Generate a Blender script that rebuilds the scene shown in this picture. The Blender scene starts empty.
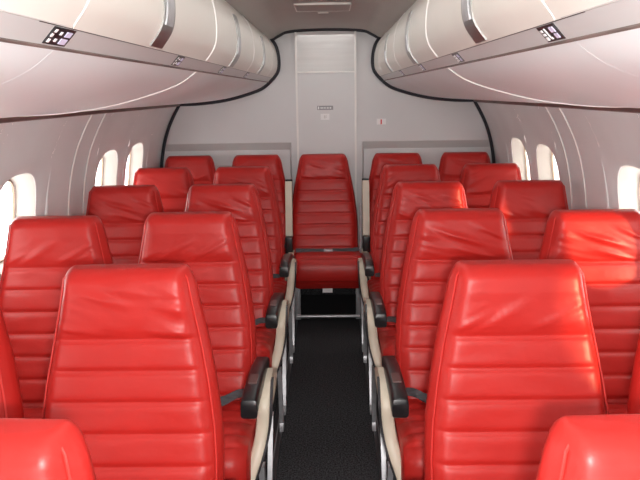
import bpy, bmesh, math, random
from mathutils import Vector, Matrix, noise

S = bpy.context.scene
COL = S.collection
random.seed(4)

# ---------------------------------------------------------------- materials
def mat(name, color, rough=.5, metal=0.0, spec=.5, bump=None, var=None, coat=0.0):
    m = bpy.data.materials.new(name); m.use_nodes = True
    nt = m.node_tree; N = nt.nodes; L = nt.links
    b = N['Principled BSDF']
    b.inputs['Base Color'].default_value = (*color, 1)
    b.inputs['Roughness'].default_value = rough
    b.inputs['Metallic'].default_value = metal
    b.inputs['Specular IOR Level'].default_value = spec
    b.inputs['Coat Weight'].default_value = coat
    b.inputs['Coat Roughness'].default_value = .25
    tc = N.new('ShaderNodeTexCoord')
    if var:                                   # (scale, amount, stretch)
        n = N.new('ShaderNodeTexNoise'); n.inputs['Scale'].default_value = var[0]; n.inputs['Detail'].default_value = 4
        mp = N.new('ShaderNodeMapping'); mp.inputs['Scale'].default_value = var[2] if len(var) > 2 else (1, 1, 1)
        L.new(tc.outputs['Object'], mp.inputs[0]); L.new(mp.outputs[0], n.inputs['Vector'])
        r = N.new('ShaderNodeMapRange'); r.inputs[1].default_value = .3; r.inputs[2].default_value = .7
        r.inputs[3].default_value = 1 - var[1]; r.inputs[4].default_value = 1 + var[1]
        L.new(n.outputs['Fac'], r.inputs[0])
        mx = N.new('ShaderNodeVectorMath'); mx.operation = 'SCALE'; mx.inputs[0].default_value = color
        L.new(r.outputs[0], mx.inputs['Scale']); L.new(mx.outputs[0], b.inputs['Base Color'])
    if bump:                                  # list of (scale, strength, distance, stretch)
        prev = None
        for sc, st, di, sx in bump:
            n = N.new('ShaderNodeTexNoise'); n.noise_dimensions = '4D'
            n.inputs['Scale'].default_value = sc; n.inputs['Detail'].default_value = 3
            mp = N.new('ShaderNodeMapping'); mp.inputs['Scale'].default_value = sx
            oi = N.new('ShaderNodeObjectInfo'); mu = N.new('ShaderNodeMath'); mu.operation = 'MULTIPLY'; mu.inputs[1].default_value = 40
            L.new(oi.outputs['Random'], mu.inputs[0]); L.new(mu.outputs[0], n.inputs['W'])
            L.new(tc.outputs['Object'], mp.inputs[0]); L.new(mp.outputs[0], n.inputs['Vector'])
            bp = N.new('ShaderNodeBump'); bp.inputs['Strength'].default_value = st; bp.inputs['Distance'].default_value = di
            L.new(n.outputs['Fac'], bp.inputs['Height'])
            if prev: L.new(prev.outputs[0], bp.inputs['Normal'])
            prev = bp
        L.new(prev.outputs[0], b.inputs['Normal'])
    return m

M = {}
M['leather'] = mat('red_leather', (.47, .019, .015), .40, spec=.36,
                   bump=[(7, .35, .012, (1, 1, 1.6)), (26, .16, .004, (1, 1, 1.5)), (300, .12, .0008, (1, 1, 1))], var=(5, .08))
M['piping'] = mat('red_piping', (.58, .03, .024), .45)
M['lining'] = mat('side_lining', (.82, .87, .88), .55, var=(3, .04), bump=[(220, .06, .001, (1, 1, 1))])
M['seam'] = mat('white_seam', (.86, .85, .83), .45)
M['bin'] = mat('cream_bin', (.73, .715, .665), .42, var=(2, .03), bump=[(160, .05, .001, (1, 1, 1))])
M['under'] = mat('bin_underside', (.78, .85, .865), .42, var=(1.5, .04))
M['rail'] = mat('grey_rail', (.56, .56, .56), .4, metal=.1, var=(12, .06, (1, .05, 1)))
M['ceiling'] = mat('ceiling_panel', (.42, .40, .375), .6, var=(3, .03))
M['wall'] = mat('bulkhead', (.66, .665, .675), .5, var=(2, .03))
M['wallp'] = mat('brushed_panel', (.64, .635, .63), .45, var=(14, .06, (.15, 1, 2.5)))
M['recess'] = mat('bulkhead_recess', (.72, .72, .73), .5)
M['slope'] = mat('bulkhead_ledge_shaded', (.62, .615, .615), .55)  # shade of the down-facing slope put into a darker grey
M['seal'] = mat('black_seal', (.012, .012, .02), .5)
M['gap'] = mat('dark_gap_strip', (.13, .095, .085), .5, var=(18, .5, (1, .25, 1)))
M['chrome'] = mat('dark_chrome', (.30, .30, .29), .3, metal=1)
M['steel'] = mat('satin_steel', (.46, .46, .48), .35, metal=.45, var=(30, .15))
M['darkmetal'] = mat('dark_metal', (.06, .06, .065), .35, metal=.6)
M['black'] = mat('black_plastic', (.012, .012, .014), .32, var=(20, .2))
M['cream'] = mat('cream_plastic', (.66, .60, .48), .4, var=(10, .05))
M['carpet'] = mat('black_carpet', (.046, .046, .050), .95, spec=.1, var=(140, .9), bump=[(260, .9, .006, (1, 1, 1))])
M['belt'] = mat('grey_webbing', (.07, .075, .085), .6, var=(60, .5, (.2, 1, 1)))
M['ash'] = mat('ashtray_metal', (.16, .10, .095), .35, metal=.5)
M['white'] = mat('white_print', (.85, .85, .86), .5)
M['lilac'] = mat('sign_print', (.62, .60, .78), .5)
M['plate'] = mat('grey_plate', (.24, .24, .25), .4)
M['red'] = mat('red_print', (.7, .04, .04), .5)
M['reveal'] = mat('window_reveal', (.83, .80, .74), .5)
M['gasket'] = mat('bronze_gasket', (.36, .26, .19), .5)
# clear acrylic pane: lets light straight through, with a faint mirror
g = bpy.data.materials.new('window_acrylic'); g.use_nodes = True
nt = g.node_tree; nt.nodes.remove(nt.nodes['Principled BSDF'])
tr = nt.nodes.new('ShaderNodeBsdfTransparent'); gl = nt.nodes.new('ShaderNodeBsdfGlossy'); gl.inputs['Roughness'].default_value = .05
mx = nt.nodes.new('ShaderNodeMixShader'); mx.inputs[0].default_value = .06
nt.links.new(tr.outputs[0], mx.inputs[1]); nt.links.new(gl.outputs[0], mx.inputs[2])
nt.links.new(mx.outputs[0], nt.nodes['Material Output'].inputs[0]); M['pane'] = g

g = bpy.data.materials.new('window_blind'); g.use_nodes = True  # added translucent cover that keeps direct sun off the rear seats
nt = g.node_tree; nt.nodes.remove(nt.nodes['Principled BSDF'])
tr = nt.nodes.new('ShaderNodeBsdfTranslucent'); tr.inputs[0].default_value = (.9, .9, .9, 1); gl = nt.nodes.new('ShaderNodeBsdfDiffuse'); gl.inputs[0].default_value = (.85, .85, .85, 1)
mx = nt.nodes.new('ShaderNodeMixShader'); mx.inputs[0].default_value = .35
nt.links.new(tr.outputs[0], mx.inputs[1]); nt.links.new(gl.outputs[0], mx.inputs[2])
nt.links.new(mx.outputs[0], nt.nodes['Material Output'].inputs[0]); M['blind'] = g

# ---------------------------------------------------------------- helpers
def link(name, me, parent=None, loc=None):
    o = bpy.data.objects.new(name, me); COL.objects.link(o)
    if parent is not None: o.parent = parent
    if loc is not None: o.location = loc
    return o

def mesh(name, bm, m, smooth=True, angle=50):
    me = bpy.data.meshes.new(name)
    bmesh.ops.recalc_face_normals(bm, faces=bm.faces[:])
    for f in bm.faces: f.smooth = smooth
    if smooth:
        ca = math.radians(angle)
        for e in bm.edges:
            if len(e.link_faces) == 2 and e.calc_face_angle(0) > ca: e.smooth = False
    bm.to_mesh(me); bm.free()
    for q in (m if isinstance(m, (list, tuple)) else [m]): me.materials.append(M[q])
    return me

def tag(o, label=None, cat=None, group=None, kind=None):
    if label: o['label'] = label
    if cat: o['category'] = cat
    if group: o['group'] = group
    if kind: o['kind'] = kind
    return o

def empty(name, loc=(0, 0, 0)):
    o = bpy.data.objects.new(name, None); COL.objects.link(o); o.location = loc; o.empty_display_size = .05
    return o

def loft(bm, rings, caps=True, closed=True):
    vs = [[bm.verts.new(p) for p in r] for r in rings]
    n = len(vs[0])
    for a, b in zip(vs, vs[1:]):
        for i in range(n if closed else n - 1):
            j = (i + 1) % n
            bm.faces.new((a[i], a[j], b[j], b[i]))
    if caps and closed:
        bm.faces.new(vs[0]); bm.faces.new(vs[-1])
    return vs

def box(bm, x0, x1, y0, y1, z0, z1, bev=0, seg=2):
    r = bmesh.ops.create_cube(bm, size=1)
    vs = r['verts']
    for v in vs:
        v.co = Vector(((x0 + x1) / 2 + v.co.x * (x1 - x0), (y0 + y1) / 2 + v.co.y * (y1 - y0), (z0 + z1) / 2 + v.co.z * (z1 - z0)))
    if bev:
        es = list({e for v in vs for e in v.link_edges})
        bmesh.ops.bevel(bm, geom=es, offset=bev, segments=seg, profile=.6, affect='EDGES')

def tube(bm, pts, r, n=8, caps=True):
    pts = [Vector(p) for p in pts]; rings = []
    up = None
    for i, p in enumerate(pts):
        t = (pts[min(i + 1, len(pts) - 1)] - pts[max(i - 1, 0)]).normalized()
        if up is None:
            up = Vector((0, 0, 1)) if abs(t.z) < .9 else Vector((0, 1, 0))
        s = t.cross(up).normalized(); up = s.cross(t).normalized()
        rr = r[i] if isinstance(r, (list, tuple)) else r
        rings.append([p + s * rr * math.cos(2 * math.pi * k / n) + up * rr * math.sin(2 * math.pi * k / n) for k in range(n)])
    loft(bm, rings, caps)

def interp(tab, x):
    if x <= tab[0][0]: return tab[0][1]
    for (a, fa), (b, fb) in zip(tab, tab[1:]):
        if x <= b:
            u = (x - a) / (b - a)
            return fa + (fb - fa) * u
    return tab[-1][1]

def catmull(P, n):
    out = []
    Q = [P[0]] + list(P) + [P[-1]]
    for i in range(1, len(Q) - 2):
        for k in range(n):
            t = k / n
            out.append(tuple(.5 * (2 * b + (c - a) * t + (2 * a - 5 * b + 4 * c - d) * t * t + (3 * b - a - 3 * c + d) * t ** 3)
                             for a, b, c, d in zip(Q[i - 1], Q[i], Q[i + 1], Q[i + 2])))
    out.append(tuple(P[-1]))
    return out

# ---------------------------------------------------------------- cabin section (x, z)
Y0, Y1 = -1.0, 5.0
WALLP = catmull([(1.055, 1.51), (1.085, 1.455), (1.135, 1.37), (1.18, 1.275), (1.215, 1.165), (1.24, 1.04), (1.255, .90), (1.258, .75), (1.235, .5), (1.18, .22), (1.10, 0)], 6)
DOORP = catmull([(.400, 1.905), (.368, 1.86), (.350, 1.80), (.346, 1.73), (.356, 1.68), (.388, 1.636)], 6)
UNDERP = catmull([(.418, 1.606), (.50, 1.556), (.70, 1.499), (.90, 1.472), (1.085, 1.466)], 6)
CEILP = catmull([(-.42, 1.90), (-.385, 1.905), (-.33, 1.935), (-.25, 1.962), (0, 1.972), (.25, 1.962), (.33, 1.935), (.385, 1.905), (.42, 1.90)], 5)

# arc-length parametrisation of the side wall
ARC = [0.0]
for a, b in zip(WALLP, WALLP[1:]): ARC.append(ARC[-1] + math.dist(a, b))
def wall_at(s):
    s = max(0, min(ARC[-1], s))
    for i in range(len(ARC) - 1):
        if s <= ARC[i + 1]:
            u = (s - ARC[i]) / (ARC[i + 1] - ARC[i]); a, b = WALLP[i], WALLP[i + 1]
            p = (a[0] + (b[0] - a[0]) * u, a[1] + (b[1] - a[1]) * u)
            t = Vector((b[0] - a[0], b[1] - a[1])).normalized()
            return p, (-t.y, t.x)         # outward normal
def s_of_z(z):
    for i in range(len(WALLP) - 1):
        if WALLP[i + 1][1] <= z: 
            u = (WALLP[i][1] - z) / (WALLP[i][1] - WALLP[i + 1][1]); return ARC[i] + u * (ARC[i + 1] - ARC[i])
SW = s_of_z(1.025)                         # window centre height
WINS = [-.66, -.12, .42, .96, 1.50, 2.06, 2.63, 3.75, 4.30]
RWINS = [1.03, 2.03, 2.63, 3.75, 4.30]
HW, HH = .185, .205                        # half size of the window recess at the lining

def sup(a, hw, hh, e=2.9):
    c, s_ = math.cos(a), math.sin(a)
    return hw * math.copysign(abs(c) ** (2 / e), c), hh * math.copysign(abs(s_) ** (2 / e), s_)

def side_wall(sd, name, WINS):
    bm = bmesh.new()
    def P(y, s, d=0):
        p, n = wall_at(s)
        return (sd * (p[0] + n[0] * d), y, p[1] + n[1] * d)
    def grid(ya, yb, sa, sb, ny, ns):
        vs = [[bm.verts.new(P(ya + (yb - ya) * i / ny, sa + (sb - sa) * j / ns)) for j in range(ns + 1)] for i in range(ny + 1)]
        for i in range(ny):
            for j in range(ns): bm.faces.new((vs[i][j], vs[i + 1][j], vs[i + 1][j + 1], vs[i][j + 1]))
    sa, sb = SW - .25, SW + .25
    edges = [Y0]
    for w in WINS: edges += [w - .255, w + .255]
    edges += [Y1]
    for i in range(0, len(edges), 2):
        if edges[i + 1] - edges[i] > .001: grid(edges[i], edges[i + 1], 0, ARC[-1], 2, 48)
    for w in WINS:
        grid(w - .255, w + .255, 0, sa, 2, 14); grid(w - .255, w + .255, sb, ARC[-1], 2, 24)
        n = 64; rings = []
        for k, f in enumerate((0, .35, .7, 1)):
            ring = []
            for i in range(n):
                a = 2 * math.pi * (i + .5) / n
                c, s_ = math.cos(a), math.sin(a); m = max(abs(c) / .255, abs(s_) / .25)
                ro = (c / m, s_ / m)
                if abs(abs(math.atan2(abs(s_), abs(c))) - math.atan2(.25, .255)) < math.pi / n: ro = (math.copysign(.255, c), math.copysign(.25, s_))
                ri = sup(a, HW, HH)
                ring.append(P(w + ri[0] * (1 - f) + ro[0] * f, SW - ri[1] * (1 - f) - ro[1] * f, .010 * (1 - f) ** 2))
            rings.append(ring)
        loft(bm, rings, caps=False)
    bmesh.ops.remove_doubles(bm, verts=bm.verts[:], dist=.0008)
    o = link(name, mesh(name, bm, 'lining', angle=70)); tag(o, kind='structure')
    # raised ribs and panel seams belong to the lining
    for y, r, s0, wd in ((3.165, .0045, .02, 0), (3.365, .0045, .02, 0), (.69, .0045, .02, 0), (1.23, .0045, .02, 0)):
        bm = bmesh.new(); tube(bm, [P(y, s, -.001) for s in [s0 + (ARC[-1] - s0 - .02) * k / 40 for k in range(41)]], r, 6)
        tag(link('seam', mesh('seam', bm, 'seam'), o), 'white seam strip')
    for y in (2.905, 4.025, 4.555, 2.345, 1.78):
        bm = bmesh.new(); pts = [P(y, .20 + (ARC[-1] - .25) * k / 40, .004) for k in range(41)]
        tube(bm, pts, [.0115 * min(1, k / 10) + .0006 for k in range(41)], 8)
        tag(link('rib', mesh('rib', bm, 'lining'), o), 'moulded rib fading out at its top')
    return P

def window(P, sd, w, idx):
    n = 64
    def ring(hw, hh, d): return [P(w + sup(2 * math.pi * (i + .5) / n, hw, hh)[0], SW - sup(2 * math.pi * (i + .5) / n, hw, hh)[1], d) for i in range(n)]
    bm = bmesh.new()
    loft(bm, [ring(HW, HH, .0102), ring(HW - .008, HH - .008, .02), ring(HW - .03, HH - .025, .055), ring(.138, .165, .078)], caps=False)
    o = link('window_%d' % idx, mesh('window', bm, 'reveal', angle=70)); tag(o, kind='structure')
    bm = bmesh.new(); loft(bm, [ring(.139, .166, .078), ring(.130, .157, .074), ring(.127, .154, .084)], caps=False)
    tag(link('gasket', mesh('gasket', bm, 'gasket'), o), 'brown window gasket')
    bm = bmesh.new(); bm.faces.new([bm.verts.new(p) for p in ring(.139, .166, .086)])
    diffused = sd > 0 and w > 3.5  # rear right windows get an added cover that stops the sun
    tag(link('blind' if diffused else 'pane', mesh('pane', bm, 'blind' if diffused else 'pane'), o), 'added white translucent blind' if diffused else None)

k = 1
for sd, nm in ((-1, 'wall_left'), (1, 'wall_right')):
    ws = WINS if sd < 0 else RWINS
    P = side_wall(sd, nm, ws)
    for w in ws: window(P, sd, w, k); k += 1

# floor, ceiling, end walls
bm = bmesh.new(); box(bm, -1.12, 1.12, Y0, Y1 + .05, -.05, 0); tag(link('floor', mesh('floor', bm, 'carpet', False)), kind='structure')
bm = bmesh.new()
loft(bm, [[(x, y, z) for x, z in CEILP] for y in (Y0, 1, 2, 3, 4, Y1)], closed=False)
for sd in (-1, 1):     # unseen crown skin over the bins, added to block light leaks
    loft(bm, [[(sd * x, y, z) for x, z in ((1.05, 1.512), (1.04, 1.62), (.93, 1.86), (.70, 2.0), (.418, 2.02), (.418, 1.90))] for y in (Y0, 2, Y1)], closed=False)
tag(link('ceiling', mesh('ceiling', bm, 'ceiling')), kind='structure')
bm = bmesh.new(); box(bm, -1.3, 1.3, Y0 - .04, Y0, -.05, 2.05); tag(link('wall_front', mesh('wall_front', bm, 'wall', False)), kind='structure')

# rear bulkhead: recessed lower panels, a proud upper plate with sloping ledge, a central door with panel over it
bm = bmesh.new(); box(bm, -1.3, 1.3, 5.0, 5.04, -.05, 2.05)
wr = tag(link('wall_rear', mesh('wall_rear', bm, 'recess', False)), kind='structure')
for sd in (-1, 1):
    bm = bmesh.new()
    def q(pts): bm.faces.new([bm.verts.new((sd * x, y, z)) for x, y, z in pts])
    F = 4.965
    q([(.217, F, 0), (.262, F, 0), (.262, F, 1.17), (.262, F, 1.985), (.217, F, 1.985)])
    q([(.262, F, 1.17), (1.27, F, 1.17), (1.27, F, 1.985), (.262, F, 1.985)])
    q([(.262, F, 0), (.275, 5.0, 0), (.275, 5.0, 1.12), (.262, F, 1.17)])
    tag(link('upper_plate', mesh('upper_plate', bm, 'wall', False), wr), 'pale grey upper bulkhead plate')
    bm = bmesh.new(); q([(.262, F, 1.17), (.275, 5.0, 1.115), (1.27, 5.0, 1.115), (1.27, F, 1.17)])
    tag(link('ledge', mesh('ledge', bm, 'slope', False), wr), 'shade-darkened sloping ledge below the plate')
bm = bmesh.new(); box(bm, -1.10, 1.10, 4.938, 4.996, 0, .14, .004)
tag(link('dark_strip_rear', mesh('dark_strip', bm, 'carpet', False)), kind='structure')  # dark strip added to blacken the wall foot seen under the seats
dr = bmesh.new(); box(dr, -.209, .209, 4.952, 4.99, .01, 1.668, .004)
dr = tag(link('door_1', mesh('door_1', dr, 'wall', False)), kind='structure')
for x in (-.213, .213):
    bm = bmesh.new(); box(bm, x - .007, x + .007, 4.945, 4.99, .01, 1.965)
    tag(link('edge_strip', mesh('edge_strip', bm, 'seam', False), dr), 'white edge strip')
bm = bmesh.new(); box(bm, -.209, .209, 4.947, 4.99, 1.666, 1.677); tag(link('edge_strip', mesh('edge_strip', bm, 'seam', False), dr), 'white edge strip')
bm = bmesh.new(); box(bm, -.209, .209, 4.954, 4.99, 1.677, 1.985, .003); tag(link('top_panel', mesh('top_panel', bm, 'wallp', False), dr), 'finely lined grey panel above the door')
bm = bmesh.new(); box(bm, -.2165, -.211, 4.9485, 4.952, .4, .98); tag(link('hinge', mesh('hinge', bm, 'darkmetal', False), dr))

# placard and stickers on the bulkhead
p = empty('placard', (-.008, 4.9515, 1.418))
tag(p, 'small grey placard with light lettering high on the bulkhead door', 'sign')
bm = bmesh.new(); box(bm, -.058, .058, -.003, .0, -.015, .015, .001); link('plate', mesh('plate', bm, 'plate', False), p)
bm = bmesh.new()
box(bm, -.052, -.044, -.004, -.003, -.010, .010)
for i, wd in enumerate((.008, .006, .007, .005, .007, .006, .008)):
    x = -.034 + i * .0115; box(bm, x, x + wd, -.004, -.003, -.006, .005)
tag(link('lettering', mesh('lettering', bm, 'white', False), p), 'light lettering')
p = empty('sticker', (-.010, 4.9515, 1.354)); tag(p, 'white sticker just below the grey placard on the bulkhead door', 'sticker')
bm = bmesh.new(); box(bm, -.032, .032, -.002, 0, -.022, .022); link('backing', mesh('backing', bm, 'white', False), p)
bm = bmesh.new(); box(bm, -.008, .004, -.003, -.002, -.012, .010); box(bm, .008, .012, -.003, -.002, -.010, .012)
tag(link('mark', mesh('mark', bm, 'wallp', False), p), 'pale grey marks')
p = empty('sticker', (.402, 4.9645, 1.313)); tag(p, 'white sticker with a red mark on the bulkhead right of the door', 'sticker')
bm = bmesh.new(); box(bm, -.034, .034, -.002, 0, -.021, .021); link('backing', mesh('backing', bm, 'white', False), p)
bm = bmesh.new(); box(bm, -.006, .004, -.003, -.002, -.019, .016); tag(link('mark', mesh('mark', bm, 'red', False), p), 'red mark')

# black rubber seal round the bulkhead, following bins, ceiling and side walls
def offp(P_, d, sd=1):
    out = []
    for i, p in enumerate(P_):
        a, b = P_[max(i - 1, 0)], P_[min(i + 1, len(P_) - 1)]
        t = Vector((b[0] - a[0], b[1] - a[1])).normalized()
        out.append((sd * (p[0] + t.y * d), p[1] - t.x * d))
    return out
for sd in (-1, 1):
    path = offp(DOORP[1:-1], .004, sd) + offp(UNDERP[1:], .004, sd)
    path = [(x, z) for x, z in path]
    bm = bmesh.new(); tube(bm, [(x, 4.945, z) for x, z in path], .018, 8)
    path2 = [(sd * (x - .012), z) for x, z in WALLP[5:]]
    tube(bm, [(x, 4.95, z) for x, z in path2], .012, 8)
    tag(link('trim_%d' % (1 if sd < 0 else 2), mesh('seal', bm, 'seal')), kind='structure')
bm = bmesh.new(); tube(bm, [(x, 4.95, z - .006) for x, z in CEILP[3:-3]], .012, 8)
tag(link('trim_3', mesh('seal', bm, 'seal')), kind='structure')

# ---------------------------------------------------------------- overhead bins, rail, signs
SECT = [(-1.0, .02), (.02, 1.12), (1.12, 2.30), (2.30, 3.42), (3.42, 4.5), (4.5, 4.975)]
WORD = {1: 'first', 2: 'second', 3: 'third', 4: 'fourth', 5: 'short last'}
for sd, side in ((-1, 'left'), (1, 'right')):
    for i, (a, b) in enumerate(SECT):
        if i == 0: continue
        e = empty('overhead_bin', (sd * .7, (a + b) / 2, 1.47))
        nm = ['cream overhead bin behind the viewpoint on the %s side',
              'nearest cream overhead bin on the %s side, cut off by the picture edge',
              'cream overhead bin on the %s side with the nearest, largest chrome latch',
              'cream overhead bin on the %s side, second latch from the viewpoint',
              'cream overhead bin on the %s side, third latch from the viewpoint',
              'short end section of overhead bin against the rear bulkhead on the %s side'][i] % side
        tag(e, nm, 'overhead bin', 'overhead bins on the %s side' % side)
        off = Vector(e.location)
        def put(name, bm, m, lab=None, par=e, ang=50):
            for v in bm.verts: v.co -= off
            o = link(name, mesh(name, bm, m, angle=ang), par)
            if lab: o['label'] = lab
            return o
        g = .0025
        ys = [a + g + (b - a - 2 * g) * k / 4 for k in range(5)]
        bm = bmesh.new()
        inner = [(x + .03, z - .0 if z < 1.9 else z) for x, z in DOORP]
        ring = lambda y: [(sd * x, y, z) for x, z in DOORP] + [(sd * x, y, z) for x, z in reversed(inner)]
        loft(bm, [ring(y) for y in ys]); door = put('door', bm, 'bin', 'curved cream door')
        bm = bmesh.new()
        ring = lambda y: [(sd * x, y, z) for x, z in UNDERP] + [(sd * x, y, z + .03) for x, z in reversed(UNDERP)]
        ys = [a + .0006 + (b - a - .0012) * k / 4 for k in range(5)]
        loft(bm, [ring(y) for y in ys]); put('bottom_panel', bm, 'under', 'whitish underside panel')
        if i < 5:                                    # pale joint strip closing the gap to the next bin
            bm = bmesh.new()
            for pr in ((DOORP, UNDERP) if i == 2 else (DOORP,)):
                tube(bm, [(sd * (x + .001), b - (.0053 if i == 2 else .0031), z + .001) for x, z in pr[:-1]], .0052 if i == 2 else .003, 6)
            put('joint_strip', bm, 'seam' if i < 4 else 'bin', 'white joint strip')
        if 1 <= i <= 4:
            yc = {1: .60, 2: 1.63, 3: 2.85, 4: 3.93}[i]; hw = .052
            path = offp(DOORP[8:-1], .0035, sd) if i > 1 else offp(DOORP[8:-1], .0035, sd)
            back = offp(DOORP[8:-1], -.004, sd)
            bm = bmesh.new()
            ring = lambda y: [(x, y, z) for x, z in path] + [(x, y, z) for x, z in reversed(back)]
            loft(bm, [ring(yc - hw), ring(yc + hw)]); la = put('latch', bm, 'chrome', 'dark chrome latch', door)
            bm = bmesh.new(); path3 = offp(DOORP[16:24], .006, sd); b3 = offp(DOORP[16:24], .002, sd)
            ring = lambda y: [(x, y, z) for x, z in path3] + [(x, y, z) for x, z in reversed(b3)]
            loft(bm, [ring(yc - hw * .62), ring(yc + hw * .62)]); put('pull', bm, 'steel', 'bright pull in the latch', door)
    # grey service rail between doors and undersides
    bm = bmesh.new()
    ring = lambda y: [(sd * x, y, z) for x, z in ((.390, 1.636), (.4175, 1.6065), (.46, 1.62), (.44, 1.66), (.398, 1.645))]
    loft(bm, [ring(y) for y in (Y0, 0, 1, 2, 3, 4, 4.972)])
    rl = tag(link('trim_%d' % (4 if sd < 0 else 5), mesh('service_rail', bm, 'rail', angle=20)), kind='structure')
    bm = bmesh.new(); tube(bm, [(sd * .4178, Y0, 1.6055), (sd * .4178, 4.97, 1.6055)], .0032, 6)
    tag(link('lower_edge', mesh('lower_edge', bm, 'gap'), rl), 'darker lower edge')
    bm = bmesh.new(); tube(bm, [(sd * .391, 1.0, 1.6375), (sd * .391, 4.97, 1.6375)], .003, 6)
    tag(link('upper_gap', mesh('upper_gap', bm, 'darkmetal'), rl), 'dark gap under the bin doors')
    bm = bmesh.new(); box(bm, -.003, .003, -1.0, .545, -.012, .012, .002)
    for v in bm.verts:
        v.co = Vector((sd * (.386 + v.co.x - v.co.z * .35), v.co.y + .55, 1.648 + v.co.z))
    tag(link('lip', mesh('lip', bm, 'rail', False), rl), 'grey lip below the nearest bin door')
    # dark strip where the bins meet the side lining
    bm = bmesh.new()
    ring = lambda y: [(sd * x, y, z) for x, z in ((1.055, 1.4665), (1.086, 1.4655), (1.098, 1.441), (1.070, 1.447))]
    loft(bm, [ring(y) for y in (Y0, 1, 2, 3, 4, 4.96)])
    tag(link('trim_%d' % (6 if sd < 0 else 7), mesh('gap_strip', bm, 'gap', False)), kind='structure')
    bm = bmesh.new()
    # signs on the rail: black plates with white pictograms
    n = Vector((-sd * .0275, 0, -.0265)).normalized()      # face normal of the rail
    dn = Vector((sd * .0265, 0, -.0275)).normalized()      # down the rail
    ycs = (1.10, 1.95, 2.74, 3.53) if sd < 0 else (1.185, 2.02, 2.80, 3.58)
    for j, yc in enumerate(ycs):
        e = empty('seat_sign', (sd * .403, yc, 1.6225))
        lab = ['black pictogram sign on the %s rail nearest the viewpoint', 'second black pictogram sign along the %s rail',
               'third black pictogram sign along the %s rail', 'black pictogram sign farthest along the %s rail'][j] % side
        tag(e, lab, 'sign', 'pictogram signs on the bin rails')
        R = Matrix((dn, Vector((0, 1, 0)), n)).transposed()
        def plate(name, boxes, m, h0, h1, lab=None):
            bm = bmesh.new()
            for (u0, u1, v0, v1) in boxes: box(bm, u0, u1, v0, v1, h0, h1)
            for v in bm.verts: v.co = R @ v.co
            o = link(name, mesh(name, bm, m, False), e)
            if lab: o['label'] = lab
        plate('plate', [(-.0165, .0165, -.043, .043)], 'black', -.003, .002)
        if sd < 0:
            plate('pictogram', [(-.012, -.002, .012, .034), (.002, .013, .008, .034)], 'lilac', .002, .003, 'two pale pictogram squares')
            plate('glyph', [(-.013, -.007, -.034, -.027), (-.004, .002, -.038, -.030), (.006, .013, -.036, -.028), (-.010, -.004, -.010, -.003), (.004, .010, -.014, -.006)], 'white', .002, .003, 'small white glyphs')
        else:
            plate('pictogram', [(-.012, -.001, -.032, -.012), (.002, .012, -.030, -.014)], 'lilac', .002, .003, 'two pale pictogram squares')
            plate('glyph', [(-.010, -.005, .026, .036), (-.002, .003, .024, .036), (.006, .013, .024, .036), (-.012, .010, .010, .014), (.008, .012, .004, .012)], 'white', .002, .003, 'small white glyphs')

# ceiling hatch
e = empty('ceiling_hatch', (-.005, 3.69, 1.968)); tag(e, 'flush rectangular hatch in the grey cabin ceiling', 'hatch')
bm = bmesh.new(); box(bm, -.142, .142, -.14, .14, -.006, .004, .003); link('panel', mesh('panel', bm, 'ceiling', False), e)
bm = bmesh.new()
for bx in ((-.147, -.142, -.145, .145), (.142, .147, -.145, .145), (-.147, .147, -.145, -.14), (-.147, .147, .14, .145)): box(bm, *bx, -.007, .004)
tag(link('frame', mesh('frame', bm, 'bin', False), e), 'pale thin frame')
bm = bmesh.new(); box(bm, -.03, .03, .26, .272, -.004, .002, .002); link('catch', mesh('catch', bm, 'bin', False), e)

# seat tracks along both sides of the aisle
for sd, side in ((-1, 'left'), (1, 'right')):
    e = empty('seat_track', (sd * .232, 2.0, 0)); tag(e, 'dark metal seat track on the floor %s of the aisle' % side, 'seat track', 'seat tracks')
    bm = bmesh.new(); box(bm, -.022, .022, -2.9, 2.9, 0, .012, .003); link('rail', mesh('rail', bm, 'darkmetal', False), e)
    bm = bmesh.new(); box(bm, -.003, .003, -2.9, 2.9, .012, .0135); tag(link('groove', mesh('groove', bm, 'plate', False), e), 'paler groove')

# ---------------------------------------------------------------- seats
SEAMS = [.178, .256, .334, .412, .490, .568, .646]
HB = .70                                        # height of the back
WT = [(0, .156), (.05, .163), (.12, .176), (.20, .193), (.30, .211), (.40, .224), (.48, .230), (.70, .230)]
def front_y(d):                                 # y of the front face at distance d below the top (local, top = 0)
    return -interp([(0, -.004), (.06, .003), (.19, .022), (.40, .075), (.60, .140), (.70, .172)], d)
def th(d): return interp([(0, .085), (.2, .10), (.45, .115), (.7, .10)], d)

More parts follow.
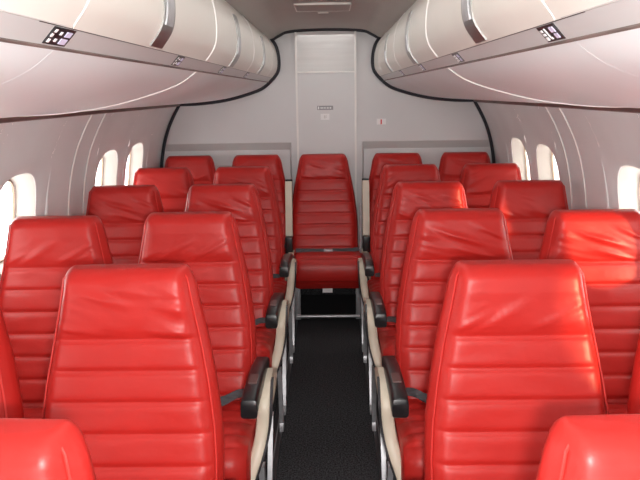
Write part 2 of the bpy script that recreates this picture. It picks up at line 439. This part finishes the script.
def back_mesh(seed):
    rows = []
    R0 = .034
    ds = []
    for k in range(8): ds.append(('cap', math.pi / 2 * (1 - k / 8)))
    n = 128
    for k in range(n + 1): ds.append(('d', R0 + (HB - R0) * k / n))
    NX = 28; rings = []
    off = Vector((seed * 7.3, seed * 3.1, 0))
    for kind, v in ds:
        if kind == 'cap':
            d = R0 - R0 * math.sin(v); inset = R0 * (1 - math.cos(v))
        else: d = v; inset = 0
        w = interp(WT, d) - inset * .42
        yf = front_y(d) + inset
        yb = front_y(d) + th(d) - inset * .7
        z = 1.092 - d
        sb = [0] + SEAMS + [HB + .05]
        for i in range(len(sb) - 1):
            if sb[i] <= d <= sb[i + 1]:
                u = (d - sb[i]) / (sb[i + 1] - sb[i]); q = abs(2 * u - 1)
                if i == 0: puff = .017 * (1 - max(0, 2 * u - 1) ** 5) if u > .5 else .017 * min(1, .3 + u * 2)
                else: puff = .0095 * (1 - q ** 6)
                hi = i
                break
        ring = []
        for j in range(NX + 1):
            x = -1 + 2 * j / NX
            x = math.sin(x * math.pi / 2) * .35 + x * .65
            ex = 1 - abs(x) ** 10
            dx = puff * ex
            # leather creases: long folds running down toward the lower corners of the head cushion
            if hi == 0:
                a = (.42, -.38, .30, -.48, .36)[seed % 5]
                pu, pv = x * w * math.cos(a) + d * math.sin(a), -x * w * math.sin(a) + d * math.cos(a)
                fo = noise.noise(Vector((pu * 5, pv * 34, 1.0)) + off) ** 2 * 1.6 - .3
                dx += .013 * fo * ex * min(1, max(0, d - .015) / .07) * min(1, max(0, .178 - d) / .02)
            else:
                dx += .0035 * noise.noise(Vector((x * w * 9, d * 15, 4.0)) + off) * ex * (1 - abs(2 * u - 1) ** 2)
            ring.append((x * w, yf - dx + .020 * (max(0, abs(x) - .86) / .14) ** 2, z))
        for u2, bul in ((.30, .011), (.5, .015), (.72, .012), (.9, .004)): ring.append((w + bul * min(1, d / .06 + .2), yf + .015 + (yb - yf - .015) * u2, z))
        for j in range(9): ring.append((w * (.97 - 1.94 * j / 8), yb + .004 * math.sin(math.pi * j / 8), z))
        for u2, bul in ((.9, .004), (.72, .012), (.5, .015), (.30, .011)): ring.append((-w - bul * min(1, d / .06 + .2), yf + .015 + (yb - yf - .015) * u2, z))
        rings.append(ring)
    bm = bmesh.new(); loft(bm, rings)
    return mesh('backrest', bm, 'leather', angle=80)

def piping_mesh(sx):
    bm = bmesh.new(); pts = []
    for k in range(50):
        d = .012 + (HB - .02) * k / 49
        w = interp(WT, d) - (.012 if k == 0 else 0)
        pts.append((sx * (w + .0015), front_y(d) + .0175 + (.012 if k == 0 else 0), 1.092 - d))
    tube(bm, pts, .0024, 6)
    return mesh('piping', bm, 'piping')

def cushion_mesh(seed, hw=.222):
    path = catmull([(-.575, .265), (-.605, .31), (-.622, .37), (-.615, .43), (-.585, .462), (-.53, .472), (-.42, .455), (-.30, .436), (-.18, .422), (-.10, .415)], 8)
    seam_at = [35, 43, 51, 59, 66]
    n = len(path)
    bottom = [(-.10, .34), (-.25, .315), (-.42, .29)]
    rings = []
    NX = 22
    cen = (-.36, .37)
    for j in range(NX + 1):
        x = -1 + 2 * j / NX; x = math.sin(x * math.pi / 2)
        e = 1 - (max(0, abs(x) - .80) / .20) ** 2.4 * .20
        ring = []
        for i, (y, z) in enumerate(path):
            prev = max([0] + [s for s in seam_at if s <= i]); nxt = min([s for s in seam_at if s > i] + [n])
            u = (i - prev) / (nxt - prev); puff = .013 * (1 - abs(2 * u - 1) ** 4) * (1 - abs(x) ** 8) if i > 10 else 0
            a, b = path[max(i - 1, 0)], path[min(i + 1, n - 1)]
            t = Vector((b[0] - a[0], b[1] - a[1])).normalized(); nn = (-t.y, t.x)
            puff += .003 * noise.noise(Vector((x * 2.2, y * 9, seed * 5.0 + z * 9)))
            yy, zz = y + nn[0] * puff, z + nn[1] * puff
            ring.append((x * hw, cen[0] + (yy - cen[0]) * (1 - (1 - e) * .35), cen[1] + (zz - cen[1]) * e))
        for y, z in bottom: ring.append((x * hw, y, cen[1] + (z - cen[1]) * e))
        rings.append(ring)
    bm = bmesh.new(); loft(bm, rings)
    return mesh('cushion', bm, 'leather', angle=70)

BACKS = [back_mesh(s) for s in range(5)]
PIPE = {s: piping_mesh(s) for s in (-1, 1)}
CUSH = [cushion_mesh(s) for s in range(3)]

def panel_mesh(sx, raised=False):                              # cream end panel beside the aisle, S-curved, sx = aisle side
    st = [(.585, .305, -.36, -.24), (.565, .307, -.42, -.19), (.53, .307, -.445, -.12), (.48, .304, -.45, -.12), (.43, .296, -.465, -.13), (.38, .282, -.495, -.15), (.32, .262, -.52, -.18), (.27, .250, -.525, -.22), (.22, .244, -.50, -.30)]
    if raised: st = [(z, x - .045, a_, b_) for z, x, a_, b_ in st if z < .44]
    st = catmull(st, 4)
    bm = bmesh.new(); rings = []
    for z, x, yf, yb in st:
        t = .020
        rings.append([(sx * (x - t), yf + .006, z), (sx * (x - t + .006), yf, z), (sx * (x + t - .006), yf, z), (sx * (x + t), yf + .006, z), (sx * (x + t), yb, z), (sx * (x - t), yb, z)])
    loft(bm, rings); me = mesh('side_panel', bm, 'cream', angle=50)
    bm = bmesh.new(); rings = []
    for z, x, yf, yb in st:
        t = .021
        rings.append([(sx * (x + t - .002), yf + .012, z), (sx * (x + t + .007), yf + .016, z), (sx * (x + t + .007), yf + .045, z), (sx * (x + t - .002), yf + .045, z)])
    loft(bm, rings); me2 = mesh('edge_trim', bm, 'darkmetal', angle=50)
    return me, me2

def arm_meshes(sx, raised=False):
    st = [(-.583, .594, .022), (-.578, .597, .030), (-.565, .599, .033), (-.50, .603, .032), (-.40, .604, .030), (-.30, .598, .027), (-.24, .588, .025), (-.17, .578, .022), (-.158, .576, .016)]
    bm = bmesh.new(); rings = []
    xc = sx * (.234 if raised else .280)
    def pr(y, z, h, w):
        r = []
        for k in range(16):
            a = 2 * math.pi * (k + .5) / 16
            px, pz = sup(a, w, h, 6); r.append((xc + px, y, z + pz))
        return r
    for y, z, h in st: rings.append(pr(y, z, h, .025 if h > .02 else .019))
    loft(bm, rings); pad = bm
    bm2 = bmesh.new(); box(bm2, xc - .014, xc + .014, -.475, -.405, .634, .638, .0015)
    bm3 = bmesh.new(); hw3 = .025 if raised else .018; box(bm3, xc - hw3, xc + hw3, -.57 if raised else -.52, -.17, .552 if raised else .560, .577, .004)
    for v in bm3.verts: v.co.z -= max(0, (v.co.y + .3)) * .10
    if raised:
        piv = Vector((xc, -.13, .555)); rot = Matrix.Translation((0, -.02, -.075)) @ Matrix.Translation(piv) @ Matrix.Rotation(math.radians(-98), 4, 'X') @ Matrix.Translation(-piv)
        for b in (pad, bm2, bm3): b.transform(rot)
    return mesh('armrest', pad, 'black', angle=40), mesh('ashtray', bm2, 'ash', False), mesh('underside', bm3, 'cream', False)

def leg_mesh(x, ya, yb, w=.016):
    bm = bmesh.new()
    rings = []
    for z, f, ww in ((.33, 0, 1.2), (.24, .35, 1.0), (.12, .75, .85), (.05, .92, .8), (.03, 1, 1.6), (.012, 1, 1.6)):
        y = ya + (yb - ya) * f; hw = w * ww
        rings.append([(x - .009, y - hw, z), (x + .009, y - hw, z), (x + .009, y + hw, z), (x - .009, y + hw, z)])
    loft(bm, rings); return mesh('leg', bm, 'steel', angle=30)

def belt_meshes(sx):
    bm = bmesh.new(); rings = []
    pts = catmull([(.225, -.170, .455), (.19, -.20, .462), (.155, -.235, .456), (.12, -.25, .452), (.09, -.245, .455)], 5)
    for i, (x, y, z) in enumerate(pts):
        tw = .5 * math.sin(i / len(pts) * 3)
        dy, dz = .022 * math.cos(tw), .022 * math.sin(tw) + .005
        rings.append([(sx * x, y - dy, z - dz * .2 + .002), (sx * x, y + dy, z + dz), (sx * x, y + dy, z + dz + .004), (sx * x, y - dy, z - dz * .2 + .006)])
    loft(bm, rings); a = mesh('seat_belt', bm, 'belt', angle=40)
    bm = bmesh.new(); box(bm, .060, .100, -.272, -.222, .449, .472, .006)
    for v in bm.verts: v.co.x *= sx
    return a, mesh('buckle', bm, 'darkmetal', angle=40)

def long_belt():
    bm = bmesh.new(); rings = []
    pts = catmull([(-.225, -.24, .440), (-.16, -.275, .446), (-.08, -.29, .448), (0, -.295, .449), (.08, -.29, .448), (.16, -.27, .446), (.225, -.23, .445)], 4)
    for x, y, z in pts: rings.append([(x, y - .014, z - .004), (x, y + .012, z + .014), (x, y + .012, z + .018), (x, y - .014, z)])
    loft(bm, rings); a = mesh('seat_belt', bm, 'belt', angle=40)
    bm = bmesh.new(); box(bm, -.028, .034, -.32, -.28, .448, .468, .005)
    return a, mesh('buckle', bm, 'steel', angle=40)

def make_seat(kind, sx, raised=False, i=0):
    r = empty('airline_seat')
    b = link('backrest', BACKS[i % 5], r)
    for s in (-1, 1): tag(link('piping', PIPE[s], b))
    link('cushion', CUSH[i % 3], r)
    if kind == 'centre': a, bk = long_belt()
    else: a, bk = belt_meshes(sx)
    if kind == 'aisle' and not raised: r.children[1].scale.x = 1.11; r.children[1].location.x = sx * .022
    be = tag(link('seat_belt', a, r), 'dark grey seat belt'); tag(link('buckle', bk, be), 'metal belt buckle')
    if kind == 'aisle':
        pm, tm = panel_mesh(sx, raised); p_ = tag(link('side_panel', pm, r), 'cream S-curved end panel'); tag(link('edge_trim', tm, p_), 'dark metal edge trim')
        am, ash, un = arm_meshes(sx, raised)
        ar = tag(link('armrest', am, r), 'raised black armrest standing upright' if raised else 'black padded armrest')
        tag(link('ashtray', ash, ar), 'small metal ashtray lid'); tag(link('underside', un, ar), 'cream underside')
        if raised:
            bm = bmesh.new(); box(bm, sx * .234 - .026, sx * .234 + .026, -.225, -.155, .40, .535, .006); tag(link('hinge_block', mesh('hinge_block', bm, 'black', angle=30), r), 'black hinge block under the raised armrest')
        for ya, yb in ((-.08, -.24), (-.44, -.40)): tag(link('leg', leg_mesh(sx * (.232 if raised else .296), ya, yb), r), 'bare metal leg')
    elif kind == 'window':
        for ya, yb in ((-.12, -.16), (-.46, -.44)): tag(link('leg', leg_mesh(-sx * .06, ya, yb), r), 'bare metal leg')
    else:
        for s in (-1, 1):
            bm = bmesh.new(); box(bm, s * .207 - .02, s * .207 + .02, -.475, -.45, .0145, .30, .006); tag(link('leg', mesh('leg', bm, 'steel', angle=30), r), 'bare metal leg plate')
        b.location.x = -.026; r.children[1].scale.x = 1.05; r.children[1].location.x = .006
        bm = bmesh.new(); tube(bm, [(-.215, -.478, .04), (.215, -.478, .04)], .012, 10)
        tag(link('foot_bar', mesh('foot_bar', bm, 'steel'), r), 'bright metal bar near the floor')
        bm = bmesh.new(); box(bm, -.035, .03, -.584, -.580, .240, .268)
        tag(link('tag', mesh('tag', bm, 'white', False), r), 'white tag under the cushion')
        bm = bmesh.new(); box(bm, .222, .236, -.235, -.22, .42, .78, .003)
        tag(link('metal_strut', mesh('metal_strut', bm, 'steel', False), r), 'thin bright strut beside the back')
    return r

def dup(root, i):
    r = root.copy(); COL.objects.link(r)
    for ch in list(root.children):
        c = ch.copy(); COL.objects.link(c); c.parent = r
        if c.name.startswith('backrest'): c.data = BACKS[i % 5]
        if c.name.startswith('cushion'): c.data = CUSH[i % 3]
        for g_ in ch.children:
            d = g_.copy(); COL.objects.link(d); d.parent = c
    return r

YT = [.775] + [.846 + .79 * k for k in range(1, 6)]
XA, XW = .508, 1.000
ROW = ['nearest row, only the top showing', 'second row from the viewpoint', 'third row from the viewpoint', 'fourth row from the viewpoint',
       'fifth row from the viewpoint', 'last row against the rear bulkhead']
n = 0
for sd, side in ((-1, 'left'), (1, 'right')):
    for kind, x in (('aisle', XA), ('window', XW)):
        proto = None
        for k in range(6):
            if kind == 'window' and k == 0: continue
            n += 1
            if kind == 'aisle' and k == 5: o = make_seat('aisle', -sd, True, n)
            elif proto is None: o = proto = make_seat(kind, -sd, False, n)
            else: o = dup(proto, n)
            o.location = (sd * (.490 if k == 0 else x), YT[k] - ({1: .09, 2: .05}.get(k, 0) if kind == 'window' else 0), 0)
            tag(o, 'red leather %s seat on the %s, %s' % (kind, side, ROW[k]), 'airline seat', 'red leather airline seats')
o = make_seat('centre', 1, False, 2); o.location = (0, YT[5], 0)
tag(o, 'red leather centre seat facing down the aisle at the rear bulkhead', 'airline seat', 'red leather airline seats')

# ---------------------------------------------------------------- light
w = bpy.data.worlds.new('World'); S.world = w; w.use_nodes = True
w.node_tree.nodes['Background'].inputs[0].default_value = (1.0, .985, .96, 1)
w.node_tree.nodes['Background'].inputs[1].default_value = 8.0
def lamp(name, kind, loc, energy, color=(1, 1, 1), **kw):
    l = bpy.data.lights.new(name, kind); l.energy = energy; l.color = color
    for a, b in kw.items(): setattr(l, a, b)
    o = bpy.data.objects.new(name, l); COL.objects.link(o); o.location = loc
    return o
sun = lamp('sun', 'SUN', (6, -5, 3), 6.0, (1, .66, .34), angle=math.radians(3))
sun.rotation_euler = Vector((-1.0, 1.0, -.165)).to_track_quat('-Z', 'Y').to_euler()
fl = lamp('camera_flash', 'AREA', (.07, -.02, 1.49), 26, (1, .97, .94), shape='RECTANGLE', size=.06, size_y=.03)
fl.rotation_euler = (math.radians(86), 0, 0)
fill = lamp('ceiling_fill', 'AREA', (0, 2.4, 1.93), 8, (1, .96, .92), shape='RECTANGLE', size=.4, size_y=5.4)  # added soft fill below the ceiling, not a cabin fixture

front_fill = lamp('behind_camera_fill', 'AREA', (0, -.8, 1.15), 19, (1, .985, .97), shape='RECTANGLE', size=1.6, size_y=.6)  # added fill behind the camera, brightens walls and bin undersides
front_fill.rotation_euler = (math.radians(104), 0, 0)

# ---------------------------------------------------------------- camera (photograph's own pose)
F, PITCH, YAW, ROLL, CX, H = 666.487, .218116, -.0176080, .0152365, .0265567, .429392
cy, sy, cp, sp, cr, sr = math.cos(YAW), math.sin(YAW), math.cos(PITCH), math.sin(PITCH), math.cos(ROLL), math.sin(ROLL)
def w2(v): return Vector((cy * v[0] + sy * v[1], -sy * v[0] + cy * v[1], v[2]))
r0, u0, f0 = w2((1, 0, 0)), w2((0, sp, cp)), w2((0, cp, -sp))
right = r0 * cr - u0 * sr; up = r0 * sr + u0 * cr
cd = bpy.data.cameras.new('Camera'); cam = bpy.data.objects.new('Camera', cd); COL.objects.link(cam)
cd.sensor_width = 36; cd.lens = F / 640 * 36; cd.clip_start = .05
mw = Matrix((right, up, -f0)).transposed().to_4x4(); mw.translation = Vector((CX, 0, H + 1.10))
cam.matrix_world = mw
S.camera = cam
S.view_settings.view_transform = 'Standard'
S.view_settings.exposure = 0
